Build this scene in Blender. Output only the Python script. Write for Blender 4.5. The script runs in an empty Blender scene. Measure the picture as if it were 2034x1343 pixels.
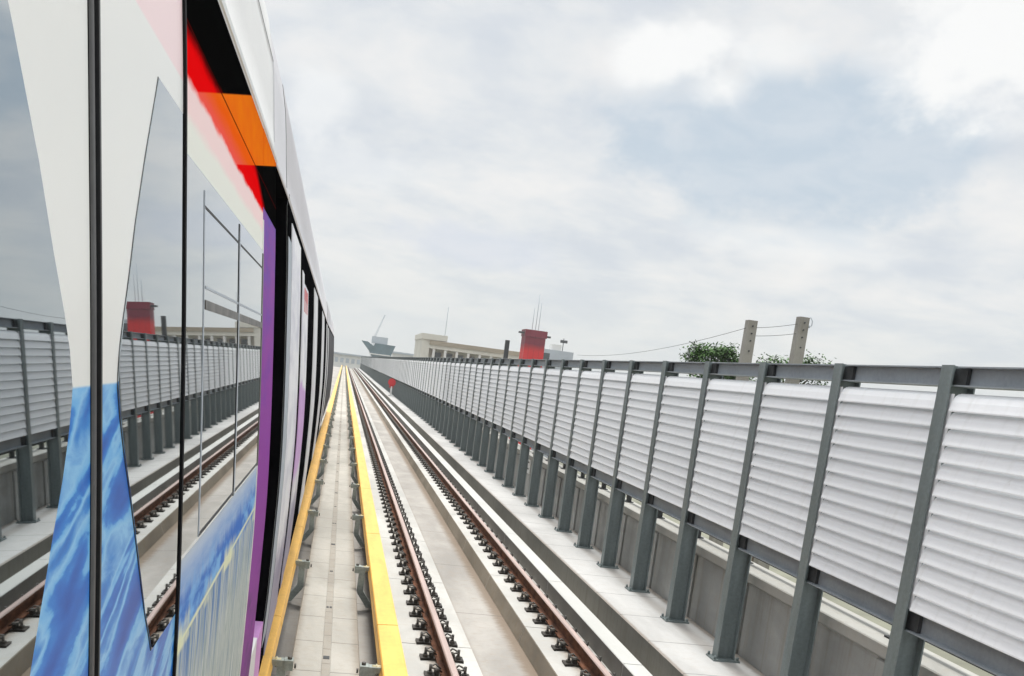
import bpy, math, random
from math import radians, sin, cos, pi
random.seed(7)
sc = bpy.context.scene
col = sc.collection

# ------------------------------------------------------------------ helpers
class MB:
    """collects polygons and links them as ONE mesh object"""
    def __init__(s): s.v = []; s.f = []; s.m = []; s.sm = []
    def face(s, pts, m=0, smooth=False):
        i = len(s.v); s.v += [tuple(p) for p in pts]
        s.f.append(tuple(range(i, i + len(pts)))); s.m.append(m); s.sm.append(smooth)
    def box(s, x0, x1, y0, y1, z0, z1, m=0):
        p = [(x0,y0,z0),(x1,y0,z0),(x1,y1,z0),(x0,y1,z0),(x0,y0,z1),(x1,y0,z1),(x1,y1,z1),(x0,y1,z1)]
        i = len(s.v); s.v += p
        for q in ((0,3,2,1),(4,5,6,7),(0,1,5,4),(1,2,6,5),(2,3,7,6),(3,0,4,7)):
            s.f.append(tuple(i + k for k in q)); s.m.append(m); s.sm.append(False)
    def prism(s, poly, a0, a1, axis='y', m=0, caps=True, smooth=False, closed=True, mats=None):
        """poly = 2D points; axis y: (x,z) ; axis x: (y,z) ; axis z: (x,y)"""
        def P(p, a):
            return {'y': (p[0], a, p[1]), 'x': (a, p[0], p[1]), 'z': (p[0], p[1], a)}[axis]
        n = len(poly); i = len(s.v)
        s.v += [P(p, a0) for p in poly] + [P(p, a1) for p in poly]
        for k in range(n if closed else n - 1):
            j = (k + 1) % n
            s.f.append((i+k, i+j, i+n+j, i+n+k)); s.m.append(mats[k] if mats else m); s.sm.append(smooth)
        if caps:
            s.f.append(tuple(i+k for k in range(n))[::-1]); s.m.append(m); s.sm.append(False)
            s.f.append(tuple(i+n+k for k in range(n))); s.m.append(m); s.sm.append(False)
    def tube(s, pts, r, n=8, m=0, r1=None):
        from mathutils import Vector
        rings = []
        for k, p in enumerate(pts):
            p = Vector(p)
            a = Vector(pts[max(k-1,0)]); b = Vector(pts[min(k+1,len(pts)-1)])
            d = (b - a).normalized()
            u = d.cross(Vector((0,0,1)) if abs(d.z) < .9 else Vector((1,0,0))).normalized(); w = d.cross(u)
            t = k / max(1, len(pts)-1); rr = r if r1 is None else r + (r1 - r) * t
            i = len(s.v); s.v += [tuple(p + u*rr*cos(2*pi*q/n) + w*rr*sin(2*pi*q/n)) for q in range(n)]
            rings.append(i)
        for a, b in zip(rings, rings[1:]):
            for q in range(n):
                s.f.append((a+q, a+(q+1)%n, b+(q+1)%n, b+q)); s.m.append(m); s.sm.append(True)
        for e in (rings[0], rings[-1]):
            s.f.append(tuple(e+q for q in range(n))); s.m.append(m); s.sm.append(False)
    def merge(s, o, off):
        i = len(s.v); s.v += [(a+off[0], b+off[1], c+off[2]) for a,b,c in o.v]
        s.f += [tuple(k+i for k in f) for f in o.f]; s.m += o.m; s.sm += o.sm
    def build(s, name, mats, parent=None, loc=None, fix=True):
        """vertices are world coordinates unless loc is given (then local ones)"""
        me = bpy.data.meshes.new(name)
        L = wloc(parent) if parent else (0,0,0)
        if loc is None: vv = [(a-L[0], b-L[1], c-L[2]) for a,b,c in s.v]
        else: vv = s.v
        me.from_pydata(vv, [], s.f)
        if not isinstance(mats, (list, tuple)): mats = [mats]
        for m in mats: me.materials.append(m)
        me.polygons.foreach_set('material_index', s.m)
        me.polygons.foreach_set('use_smooth', s.sm)
        me.update()
        if fix and not getattr(s, 'nofix', False):
            import bmesh
            bm = bmesh.new(); bm.from_mesh(me)
            bmesh.ops.remove_doubles(bm, verts=bm.verts, dist=1e-5)
            bmesh.ops.recalc_face_normals(bm, faces=bm.faces); bm.to_mesh(me); bm.free()
        o = bpy.data.objects.new(name, me); col.objects.link(o)
        if parent: o.parent = parent
        if loc is not None: o.location = (loc[0]-L[0], loc[1]-L[1], loc[2]-L[2])
        return o

def wloc(o):
    x = y = z = 0.0
    while o:
        x += o.location.x; y += o.location.y; z += o.location.z; o = o.parent
    return (x, y, z)
def tag(o, label=None, cat=None, group=None, kind=None):
    for k, v in (('label', label), ('category', cat), ('group', group), ('kind', kind)):
        if v: o[k] = v
    return o
def empty(name, loc, label, cat, group=None):
    o = bpy.data.objects.new(name, None); col.objects.link(o); o.location = loc
    o.empty_display_size = .3
    return tag(o, label, cat, group)
def dup(src, parent, world):
    c = src.copy(); col.objects.link(c); c.parent = parent
    L = wloc(parent); c.location = (world[0]-L[0], world[1]-L[1], world[2]-L[2])
    return c

# ------------------------------------------------------------------ materials
def srgb(r, g, b):
    return tuple((c/255/12.92 if c/255 <= .04045 else ((c/255+.055)/1.055)**2.4) for c in (r,g,b)) + (1,)
class N:
    """tiny node-tree writer"""
    def __init__(s, tree): s.t = tree
    def n(s, ty, **kw):
        o = s.t.nodes.new(ty)
        for k, v in kw.items(): setattr(o, k, v)
        return o
    def l(s, a, b): s.t.links.new(a, b)
    def _in(s, sock, v):
        if hasattr(v, 'is_output') or isinstance(v, bpy.types.NodeSocket): s.l(v, sock)
        else: sock.default_value = v
    def math(s, op, a, b=0.0, c=None, clamp=False):
        o = s.n('ShaderNodeMath', operation=op, use_clamp=clamp)
        s._in(o.inputs[0], a); s._in(o.inputs[1], b)
        if c is not None: s._in(o.inputs[2], c)
        return o.outputs[0]
    def mix(s, fac, a, b, blend='MIX'):
        o = s.n('ShaderNodeMix', data_type='RGBA', blend_type=blend); o.clamp_factor = True
        s._in(o.inputs[0], fac); s._in(o.inputs[6], a); s._in(o.inputs[7], b)
        return o.outputs[2]
    def noise(s, vec, scale, detail=4, rough=.55, dist=0.0):
        o = s.n('ShaderNodeTexNoise'); o.inputs['Scale'].default_value = scale
        o.inputs['Detail'].default_value = detail; o.inputs['Roughness'].default_value = rough
        o.inputs['Distortion'].default_value = dist
        if vec is not None: s.l(vec, o.inputs['Vector'])
        return o.outputs['Fac']
    def ramp(s, fac, stops, interp='LINEAR'):
        o = s.n('ShaderNodeValToRGB'); o.color_ramp.interpolation = interp
        cr = o.color_ramp
        while len(cr.elements) < len(stops): cr.elements.new(.5)
        for e, (p, c) in zip(cr.elements, stops):
            e.position = p; e.color = c if len(c) == 4 else tuple(c) + (1,)
        s._in(o.inputs[0], fac); return o.outputs[0]
    def step(s, v, a, b):
        o = s.n('ShaderNodeMapRange', interpolation_type='SMOOTHSTEP')
        s._in(o.inputs[0], v); o.inputs[1].default_value = a; o.inputs[2].default_value = b
        return o.outputs[0]
    def scale(s, vec, sx, sy, sz):
        o = s.n('ShaderNodeMapping'); o.inputs['Scale'].default_value = (sx, sy, sz)
        s.l(vec, o.inputs['Vector']); return o.outputs[0]
def newmat(name):
    m = bpy.data.materials.new(name); m.use_nodes = True
    t = m.node_tree; b = t.nodes['Principled BSDF']
    return m, N(t), b
def P(b, **kw):
    names = dict(rough='Roughness', metal='Metallic', spec='Specular IOR Level', ior='IOR', coat='Coat Weight', coatr='Coat Roughness', trans='Transmission Weight')
    for k, v in kw.items(): b.inputs[names[k]].default_value = v
def objco(n): return n.n('ShaderNodeTexCoord').outputs['Object']
def bump(n, b, h, strength=.3, dist=.01):
    o = n.n('ShaderNodeBump'); o.inputs['Strength'].default_value = strength; o.inputs['Distance'].default_value = dist
    n.l(h, o.inputs['Height']); n.l(o.outputs[0], b.inputs['Normal'])

def plain(name, c, rough=.6, var=.12, scale=3.0, spec=.4, metal=0.0, fine=40.0, streak=None, bumpy=0.0):
    m, n, b = newmat(name); P(b, rough=rough, spec=spec, metal=metal)
    co = objco(n)
    if streak: co2 = n.scale(co, *streak)
    else: co2 = co
    a = n.noise(co2, scale, 5, .6); f = n.noise(co, fine, 3, .6)
    k = n.math('ADD', n.math('MULTIPLY', a, 1.4), n.math('MULTIPLY', f, .6))
    lo = tuple(x*(1-var*1.6) for x in c[:3]) + (1,); hi = tuple(min(1, x*(1+var)) for x in c[:3]) + (1,)
    n.l(n.mix(n.step(k, .55, 1.45), lo, hi), b.inputs['Base Color'])
    if bumpy: bump(n, b, f, bumpy, .004)
    return m
def concrete(name, c, joint=None, jw=.012, stain=.35, brown=.25, streaks=False, phase=0.0, dirt_shade=None, rough=.85):
    """weathered concrete: broad stains, fine grain, brown water marks, optional cast joints every `joint` metres"""
    m, n, b = newmat(name); P(b, rough=rough, spec=.25)
    co = objco(n)
    big = n.noise(n.scale(co, 1, .35, 1), .9, 6, .62, .4)
    mid = n.noise(n.scale(co, 1.5, 2.5, 1.5), 5, 6, .65)
    fine = n.noise(co, 90, 3, .7)
    base = n.mix(n.step(big, .3, .72), tuple(x*(1-stain) for x in c[:3])+(1,), c)
    base = n.mix(n.math('MULTIPLY', n.step(mid, .45, .8), brown), base, (c[0]*.72, c[1]*.60, c[2]*.48, 1))
    base = n.mix(n.math('MULTIPLY', n.step(fine, .35, .75), .22), base, tuple(x*.62 for x in c[:3])+(1,))
    if streaks:
        st = n.noise(n.scale(co, 6, 6, .35), 1.6, 5, .7)
        base = n.mix(n.math('MULTIPLY', n.step(st, .48, .72), .6), base, (c[0]*.55, c[1]*.5, c[2]*.42, 1))
    sp = n.n('ShaderNodeSeparateXYZ'); n.l(co, sp.inputs[0])
    if dirt_shade:   # grime lines, one with painted contact shadow: (x centre, half width, amount)
        for x0, hw, am in dirt_shade:
            d = n.math('ABSOLUTE', n.math('SUBTRACT', sp.outputs[0], x0))
            k = n.math('MULTIPLY', n.math('SUBTRACT', 1, n.step(n.math('ADD', d, n.math('MULTIPLY', n.math('SUBTRACT', mid, .5), hw)), hw*.2, hw)), am)
            base = n.mix(k, base, (c[0]*.42, c[1]*.33, c[2]*.25, 1))
    if joint:
        jn = n.math('MULTIPLY', n.math('SUBTRACT', n.noise(co, 7, 2), .5), .03)
        fr = n.math('FRACT', n.math('DIVIDE', n.math('ADD', n.math('ADD', sp.outputs[1], jn), 1000+phase), joint))
        d = n.math('MULTIPLY', n.math('ABSOLUTE', n.math('SUBTRACT', fr, .5)), joint)
        base = n.mix(n.math('MULTIPLY', n.math('SUBTRACT', 1, n.step(d, jw*.35, jw)), .8), base, tuple(x*.22 for x in c[:3])+(1,))
    n.l(base, b.inputs['Base Color'])
    bump(n, b, n.math('ADD', fine, n.math('MULTIPLY', mid, 1.5)), .35, .006)
    return m

M = {}
M['deck'] = concrete('deck_concrete', (.46,.435,.40,1), joint=3.2, jw=.014, stain=.38, brown=.5, dirt_shade=[(2.30,.18,.85),(1.66,.10,.4)])
M['walk'] = concrete('walkway_concrete', (.55,.545,.53,1), joint=1.22, jw=.014, stain=.28, brown=.24, dirt_shade=[(3.63,.05,.6),(4.56,.09,.6),(4.30,.14,.3)])  # last strip, at the post feet, paints contact shadow along with grime
M['centre'] = concrete('centre_concrete', (.52,.50,.45,1), joint=.98, jw=.011, stain=.34, brown=.4, dirt_shade=[(.44,.13,.5),(-.24,.12,.5)])
M['ductc'] = concrete('duct_concrete', (.42,.39,.34,1), joint=.49, jw=.008, stain=.3, brown=.4)
M['plinth'] = concrete('plinth_concrete', (.58,.57,.535,1), stain=.3, brown=.35, dirt_shade=[(1.237,.20,.75),(2.742,.20,.75)])
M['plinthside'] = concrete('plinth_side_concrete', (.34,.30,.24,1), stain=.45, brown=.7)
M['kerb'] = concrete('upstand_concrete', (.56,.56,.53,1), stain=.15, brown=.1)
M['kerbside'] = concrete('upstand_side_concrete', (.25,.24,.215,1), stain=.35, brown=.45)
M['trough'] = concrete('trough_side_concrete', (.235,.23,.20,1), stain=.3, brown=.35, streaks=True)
M['parapet'] = concrete('parapet_concrete', (.43,.435,.42,1), stain=.38, brown=.4, streaks=True)
M['parapetcap'] = concrete('parapet_cap_concrete', (.50,.495,.46,1), stain=.3, brown=.35)
M['post'] = plain('galvanised_paint', (.18,.215,.215,1), .45, .2, 1.2, .45, .1, 30, (4,4,.6))
M['beam'] = plain('beam_paint', (.27,.30,.325,1), .5, .14, 1.5, .45, .1, 30, (2,1,2))
M['louvre'] = plain('louvre_paint', (.74,.745,.755,1), .55, .03, 1.1, .3, 0, 8, (1,3,.7))
def louvre_mat():
    m, n, b = newmat('louvre_sheet'); P(b, rough=.5, spec=.3)
    co = objco(n); rnd = n.n('ShaderNodeObjectInfo').outputs['Random']
    ad = n.n('ShaderNodeVectorMath', operation='ADD'); n.l(co, ad.inputs[0])
    cv = n.n('ShaderNodeCombineXYZ'); n.l(n.math('MULTIPLY', rnd, 40), cv.inputs[1]); n.l(cv.outputs[0], ad.inputs[1])
    st = n.noise(n.scale(ad.outputs[0], 3, 7, .5), 1.5, 5, .65); sp_ = n.noise(ad.outputs[0], 9, 5, .7)
    base = n.mix(rnd, (.69,.705,.725,1), (.78,.795,.815,1))
    base = n.mix(n.math('MULTIPLY', n.step(st, .48, .72), .2), base, (.50,.49,.46,1))
    base = n.mix(n.math('MULTIPLY', n.step(sp_, .64, .74), .35), base, (.42,.40,.36,1))
    n.l(base, b.inputs['Base Color']); return m
M['louvre'] = louvre_mat()
M['dark'] = plain('dark_steel', (.045,.048,.05,1), .6, .25, 6)
M['black'] = plain('black_rubber', (.008,.008,.009,1), .75, .3, 8, .15)
M['void'] = plain('recess_shade', (.004,.004,.005,1), .9, .3, 3, 0.0)  # near black without sheen: darkness of recesses put into the colour
M['yellow'] = plain('yellow_cover_plastic', (.92,.52,.11,1), .45, .11, 1.8, .4, 0, 14, (4,.7,2))
M['bracket'] = plain('bracket_paint', (.33,.365,.335,1), .5, .2, 5, .45, .2)
M['insul'] = plain('insulator_resin', (.62,.55,.33,1), .4, .12, 8)
M['steel'] = plain('conductor_steel', (.09,.07,.05,1), .5, .3, 8, .5, .5)
M['clip'] = plain('clip_iron', (.040,.034,.028,1), .55, .5, 9, .45, .5, 60)
M['clipr'] = plain('clip_steel', (.15,.14,.125,1), .42, .35, 14, .5, .7, 60)
M['railtop'] = plain('rail_head', (.50,.385,.345,1), .45, .15, 2, .4, .25, 60, (6,.25,6))
M['rust'] = plain('rail_rust', (.14,.058,.03,1), .8, .5, 4, .2, .1, 70, (2,1,2))
M['red'] = plain('red_paint', (.62,.02,.025,1), .5, .12, 2)
M['white'] = plain('white_paint', (.76,.76,.74,1), .4, .06, 2)
M['ink'] = plain('sign_ink', (.06,.06,.065,1), .5, .1, 5)
M['leaf'] = plain('leaf_green', (.065,.15,.028,1), .6, .5, .9, .15, 0, 6)
M['bark'] = plain('bark', (.12,.095,.07,1), .9, .3, 4, .2)
M['pole'] = concrete('pole_concrete', (.34,.325,.29,1), stain=.3, brown=.3, streaks=True)
M['beige'] = plain('beige_wall', (.62,.60,.53,1), .8, .08, .3, .2)
M['beiged'] = plain('brown_trim', (.36,.31,.235,1), .8, .1, .4, .2)
M['winglass'] = plain('far_window_glass', (.06,.07,.075,1), .2, .3, .5, .5)
M['teal'] = plain('teal_cladding', (.06,.125,.145,1), .5, .25, .25, .3)
M['greyfar'] = plain('grey_cladding', (.42,.46,.50,1), .7, .1, .3, .2)
M['palefar'] = plain('pale_wall', (.66,.65,.62,1), .8, .06, .2, .2)
M['ground'] = plain('ground_soil', (.20,.20,.15,1), .9, .3, .01, .2, 0, .3)

# red tower cladding: oxide red low, weathered maroon and grey above
def tower_mat():
    m, n, b = newmat('tower_cladding'); P(b, rough=.6, spec=.3)
    co = objco(n); sp = n.n('ShaderNodeSeparateXYZ'); n.l(co, sp.inputs[0])
    z = n.math('ADD', sp.outputs[2], n.math('MULTIPLY', n.noise(co, 1.4, 4), .5))
    c = n.ramp(n.step(z, 17.0, 18.6), [(0, (.58,.006,.006)), (.35, (.34,.007,.012)), (.7, (.17,.006,.026)), (1, (.19,.012,.03))])
    pan = n.math('LESS_THAN', n.math('FRACT', n.math('MULTIPLY', sp.outputs[0], 1.6)), .05)
    n.l(n.mix(n.math('MULTIPLY', pan, .5), c, (.06,.005,.006,1)), b.inputs['Base Color'])
    return m
M['tower'] = tower_mat()

# ---- train materials (object space: y along the train, z up, same as world y and z)
def gloss(b): P(b, rough=.13, spec=.5, coat=.65, coatr=.03)
def train_white():
    m, n, b = newmat('train_white'); P(b, rough=.28, spec=.3)
    f = n.noise(objco(n), 1.5, 3)
    n.l(n.mix(f, (.74,.74,.70,1), (.80,.80,.775,1)), b.inputs['Base Color']); return m
M['twhite'] = train_white()
M['troof'] = plain('train_roof_white', (.74,.745,.73,1), .35, .04, 1.5, .4)
M['troof2'] = plain('train_roof_grey_white', (.68,.67,.69,1), .4, .04, 1.5, .4)
def blue_wave(n, co, deep=1.0):
    """printed water picture: bands of deep and pale blue with torn white crests"""
    sp = n.n('ShaderNodeSeparateXYZ'); n.l(co, sp.inputs[0])
    Y, Z = sp.outputs[1], sp.outputs[2]
    slant = n.math('ADD', n.math('MULTIPLY', Z, 1.0), n.math('MULTIPLY', Y, -.34))
    cv = n.n('ShaderNodeCombineXYZ'); n.l(n.math('MULTIPLY', slant, 13), cv.inputs[0]); n.l(n.math('MULTIPLY', Y, 2.6), cv.inputs[1])
    w1 = n.noise(cv.outputs[0], 1.0, 2, .5, .6)
    tear = n.noise(n.scale(co, 1, 6, 16), 1.5, 5, .62, .5)
    k = n.math('ADD', w1, n.math('MULTIPLY', n.math('SUBTRACT', tear, .5), .28))
    return n.ramp(k, [(.28, srgb(8,80,172)), (.42, srgb(22,106,196)), (.475, srgb(40,128,210)), (.50, srgb(104,176,230)), (.56, srgb(140,196,236)), (.64, srgb(50,134,210)), (.72, srgb(14,96,188))])
def door_mat():
    m, n, b = newmat('door_wrap'); P(b, rough=.3, spec=.14)
    co = objco(n); sp = n.n('ShaderNodeSeparateXYZ'); n.l(co, sp.inputs[0]); Z = sp.outputs[2]
    f = n.noise(co, 1.3, 3)
    white = n.mix(f, (.80,.80,.755,1), (.85,.85,.82,1))
    c = n.mix(n.step(Z, 3.075, 3.082), white, srgb(243,217,217))
    c = n.mix(n.step(Z, 2.556, 2.560), blue_wave(n, co), c)
    n.l(c, b.inputs['Base Color']); return m
M['door'] = door_mat()
def side_mat():
    """printed picture on the fixed side panel of the first car"""
    m, n, b = newmat('side_wrap'); P(b, rough=.5, spec=.06)
    co = objco(n); sp = n.n('ShaderNodeSeparateXYZ'); n.l(co, sp.inputs[0]); Y, Z = sp.outputs[1], sp.outputs[2]
    jag = n.math('MULTIPLY', n.math('SUBTRACT', n.noise(n.scale(co, 1, 1, 4), 6, 4, .6), .5), .03)
    Zj = n.math('ADD', Z, jag)
    # lower picture: pale foam with streaks, blue water band above the yellow line
    v = n.noise(n.scale(co, 1, 7, .9), 3.2, 5, .65)
    low = n.ramp(v, [(.28, srgb(92,122,150)), (.38, srgb(140,160,168)), (.46, srgb(176,186,184)), (.52, srgb(192,198,194)), (.58, srgb(140,160,158)), (.66, srgb(206,210,206))])
    water = n.mix(n.noise(n.scale(co, 1, 2, 16), 2.2, 4, .65), srgb(70,130,205), srgb(190,210,228))
    streakz = n.math('ADD', Z, n.math('MULTIPLY', n.math('SUBTRACT', n.noise(n.scale(co, 1, 9, 1.2), 2.5, 4, .7), .5), .10))
    deepb = n.mix(n.step(n.noise(n.scale(co,1,3,10), 1.7, 3), .42, .62), srgb(40,108,196), srgb(120,176,228))
    runs = n.noise(n.scale(co, 1, 11, .7), 2.4, 5, .7)
    drip = n.math('MULTIPLY', n.step(runs, .45, .55), n.step(n.math('ADD', Z, n.math('MULTIPLY', runs, .35)), 1.95, 2.20))
    low = n.mix(n.math('MULTIPLY', drip, .85), low, srgb(52,112,178))
    glint = n.noise(n.scale(co, 1, 16, .5), 2.1, 4, .7)  # vertical gloss glints, painted in as pale streaks
    low = n.mix(n.math('MULTIPLY', n.step(glint, .56, .66), .7), low, srgb(226,230,230))
    c = n.mix(n.step(streakz, 2.005, 2.03), low, deepb)
    c = n.mix(n.step(streakz, 2.075, 2.14), c, water)
    c = n.mix(n.step(Z, 2.13, 2.21), c, srgb(205,214,224))
    line = n.math('SUBTRACT', 1, n.step(n.math('ABSOLUTE', n.math('SUBTRACT', Z, n.math('ADD', 1.985, n.math('MULTIPLY', n.math('MINIMUM', Y, 4), .013)))), .002, .009))
    burst = n.math('MULTIPLY', n.step(n.noise(n.scale(co, 1, 1.2, 1), 3.0, 3), .52, .62), n.math('MULTIPLY', n.step(Z, 1.985, 2.0), n.math('SUBTRACT', 1, n.step(streakz, 2.02, 2.07))))
    c = n.mix(n.math('MULTIPLY', n.math('MAXIMUM', line, burst), .85), c, srgb(236,236,190))
    # white cant rail, pink, red and the orange ribbon
    c = n.mix(n.step(Z, 2.95, 2.96), c, srgb(232,233,224))
    c = n.mix(n.step(Zj, 3.015, 3.05), c, srgb(242,216,214))
    skew = n.math('SUBTRACT', Y, n.math('MULTIPLY', n.math('SUBTRACT', Z, 3.078), 4.44))
    inside = n.math('MULTIPLY', n.step(skew, 2.106, 2.126), n.math('SUBTRACT', 1, n.step(n.math('SUBTRACT', Y, n.math('MULTIPLY', n.math('SUBTRACT', Z, 3.067), 6.0)), 2.79, 2.81)))
    red = n.mix(n.step(Zj, 3.16, 3.22), srgb(232,12,16), srgb(176,8,14))
    red = n.mix(n.step(n.math('ADD', Y, n.math('MULTIPLY', n.math('SUBTRACT', Z, 3.1), 4.0)), 3.86, 4.10), red, (.003,.003,.003,1))
    orl = n.mix(n.step(Zj, 3.10, 3.17), srgb(240,92,80), srgb(238,96,22))
    c = n.mix(n.step(Zj, 3.085, 3.105), c, n.mix(inside, red, orl))
    ora = n.mix(n.noise(n.scale(co, 1, 3, 6), 2, 3), srgb(240,130,20), srgb(232,98,30))
    up = n.mix(inside, (.003,.003,.003,1), ora)
    c = n.mix(n.step(n.math('ADD', Zj, n.math('MULTIPLY', n.math('SUBTRACT', 2.8, Y), .02)), 3.172, 3.212), c, up)
    crease = n.math('MULTIPLY', n.math('SUBTRACT', 1, n.step(n.math('ABSOLUTE', n.math('SUBTRACT', Z, 3.198)), .002, .004)), .85)
    c = n.mix(crease, c, srgb(70,8,6))
    n.l(c, b.inputs['Base Color'])
    n.l(n.math('MULTIPLY', n.math('SUBTRACT', 1, n.step(Z, 2.2, 2.9)), .12), b.inputs['Specular IOR Level'])
    return m
M['side'] = side_mat()
def purple_mat():
    m, n, b = newmat('purple_wrap'); P(b, rough=.5, spec=.05)
    co = objco(n); sp = n.n('ShaderNodeSeparateXYZ'); n.l(co, sp.inputs[0]); Z = sp.outputs[2]
    f = n.noise(n.scale(co, 1, 1.5, 5), 2.0, 4, .6)
    c = n.ramp(n.math('ADD', n.math('MULTIPLY', f, .5), n.math('MULTIPLY', n.math('SUBTRACT', Z, 1.2), .25)),
               [(.12, srgb(84,52,104)), (.26, srgb(112,52,128)), (.38, srgb(140,58,152)), (.55, srgb(142,58,156)), (.68, srgb(124,56,156)), (.8, srgb(92,62,168)), (.92, srgb(200,110,160))])
    n.l(c, b.inputs['Base Color']); return m
M['purple'] = purple_mat()
def side2_mat():
    m, n, b = newmat('second_car_wrap'); P(b, rough=.5, spec=.05)
    co = objco(n); sp = n.n('ShaderNodeSeparateXYZ'); n.l(co, sp.inputs[0]); Y, Z = sp.outputs[1], sp.outputs[2]
    f = n.noise(n.scale(co, 1, .8, 2.5), 1.8, 4, .6)
    c = n.ramp(f, [(.35, srgb(206,206,214)), (.6, srgb(232,232,234))])
    zz = n.math('ADD', Z, n.math('MULTIPLY', n.math('SUBTRACT', f, .5), .5))
    band = n.math('MULTIPLY', n.step(zz, 1.55, 1.8), n.math('SUBTRACT', 1, n.step(zz, 2.28, 2.42)))
    band = n.math('MULTIPLY', band, n.step(Y, 7.0, 7.9))
    c = n.mix(n.math('MULTIPLY', band, .75), c, srgb(196,140,208))
    c = n.mix(n.math('MULTIPLY', n.math('SUBTRACT', 1, n.step(zz, 1.25, 1.6)), .7), c, srgb(104,98,136))
    n.l(c, b.inputs['Base Color']); return m
M['lilac'] = plain('lilac_paint', srgb(204,150,206), .5, .1, 3, .06)
M['side2'] = side2_mat()
M['greydark'] = plain('third_car_grey', (.085,.085,.09,1), .6, .2, .6, .05, 0, 8, (1,.5,3))
M['twhite2'] = plain('second_car_white', (.70,.70,.71,1), .5, .05, 1.2, .06)
def glass_mat(name, base, ior):
    m, n, b = newmat(name); P(b, rough=.015, ior=ior, spec=.5, metal=1.0)
    f = n.noise(objco(n), .8, 2)
    n.l(n.mix(f, base, tuple(x*1.1 for x in base[:3])+(1,)), b.inputs['Base Color']); return m
M['glass'] = glass_mat('tinted_window_glass', (.36,.40,.42,1), 2.6)
M['seal'] = plain('grey_rubber', (.085,.085,.085,1), .6, .2, 6, .3)
M['bellows'] = plain('bellows_fabric', (.016,.013,.011,1), .9, .6, 14, .05)

# ------------------------------------------------------------------ setting
Y0, Y1 = -6.0, 278.0
m_ = MB(); m_.face([(-3000,-600,-11),(3000,-600,-11),(3000,6000,-11),(-3000,6000,-11)])
tag(m_.build('ground', M['ground'], fix=False), kind='structure')
m_ = MB(); m_.box(-4.8, 4.95, Y0, Y1, -1.6, -.40)
tag(m_.build('viaduct_deck', M['deck']), kind='structure')
m_ = MB()
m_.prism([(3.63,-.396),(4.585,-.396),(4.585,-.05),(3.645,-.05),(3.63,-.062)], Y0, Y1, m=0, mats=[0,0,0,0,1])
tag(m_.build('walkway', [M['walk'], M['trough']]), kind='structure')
m_ = MB(); XC = .105
m_.prism([(XC-.31,-.396),(XC+.31,-.396),(XC+.31,-.13),(XC+.30,-.12),(.148,-.12),(.148,-.13),(.066,-.13),(.066,-.12),(XC-.30,-.12),(XC-.31,-.13)], Y0, Y1)
tag(m_.build('centre_walkway', M['centre']), kind='structure')
# cable duct lid let into the centre walkway, with small dark lifting slots
m_ = MB(); m_.box(.070, .144, Y0, Y1, -.128, -.118, 0)
for k, y in enumerate([9.35+1.97*i for i in range(60)]):
    if k % 3 == 0: m_.box(.078, .136, y-.05, y+.05, -.117, -.1145, 1)
    elif k % 3 == 1:
        m_.box(.076, .100, y-.035, y+.035, -.117, -.1145, 1); m_.box(.110, .134, y-.035, y+.035, -.117, -.1145, 1)
    else: m_.box(.085, .125, y-.03, y+.03, -.117, -.1145, 1)
tag(m_.build('cable_duct', [M['ductc'], M['dark']]), kind='structure')

# ---- track plinths and upstand (cast in lengths)
def cast(name, poly, L, phase, mats, ml, label, cat, group=None):
    mb = MB(); y = Y0 - ((Y0 - phase) % L)
    while y < Y1:
        a = max(y, Y0); bb = min(y + L - .018, Y1)
        if bb > a: mb.prism(poly, a, bb, mats=ml, m=0)
        y += L
    o = mb.build(name, mats); return tag(o, label, cat, group)
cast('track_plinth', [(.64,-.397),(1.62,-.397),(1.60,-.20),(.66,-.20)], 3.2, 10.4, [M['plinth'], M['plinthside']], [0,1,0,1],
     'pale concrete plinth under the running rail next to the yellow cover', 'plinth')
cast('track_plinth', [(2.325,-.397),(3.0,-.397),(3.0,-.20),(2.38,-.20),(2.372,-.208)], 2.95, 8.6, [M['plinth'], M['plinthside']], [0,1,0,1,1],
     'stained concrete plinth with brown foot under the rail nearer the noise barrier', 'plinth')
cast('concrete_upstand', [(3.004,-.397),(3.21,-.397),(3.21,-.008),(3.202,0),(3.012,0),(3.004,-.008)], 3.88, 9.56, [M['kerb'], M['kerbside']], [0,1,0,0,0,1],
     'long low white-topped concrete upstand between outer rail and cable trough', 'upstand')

# ---- running rails with fasteners
def rail_profile(x):
    h = [(-.07,-.172),(.07,-.172),(.07,-.160),(.012,-.145),(.0085,-.06),(.035,-.042),(.036,-.012),(.026,-.001),(0,.001),(-.026,-.001),(-.036,-.012),(-.035,-.042),(-.0085,-.06),(-.012,-.145),(-.07,-.160)]
    ml = [1]*15
    for k in (6,7,8,9): ml[k] = 0
    return [(x+a, b) for a, b in h], ml
def fastener_mb(full=True):
    b = MB()
    b.prism([(-.215,-.085),(-.12,-.062),(.12,-.062),(.215,-.085),(.215,.085),(.12,.062),(-.12,.062),(-.215,.085)], -.199, -.176, axis='z', m=0)
    for s in (-1, 1):
        b.box(s*.105-.02, s*.105+.02, -.05, .05, -.176, -.125, 0)
        b.box(s*.165-.022, s*.165+.022, -.025, .025, -.176, -.150, 1)
        if full:
            b.tube([(s*.165,.0,-.15),(s*.165,.0,-.085)], .015, 6, 1)
            b.tube([(s*.06,-.045,-.140),(s*.11,-.075,-.10),(s*.15,-.04,-.11),(s*.15,.04,-.11),(s*.11,.075,-.10),(s*.06,.045,-.140)], .0105, 5, 1)
    return b
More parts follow.
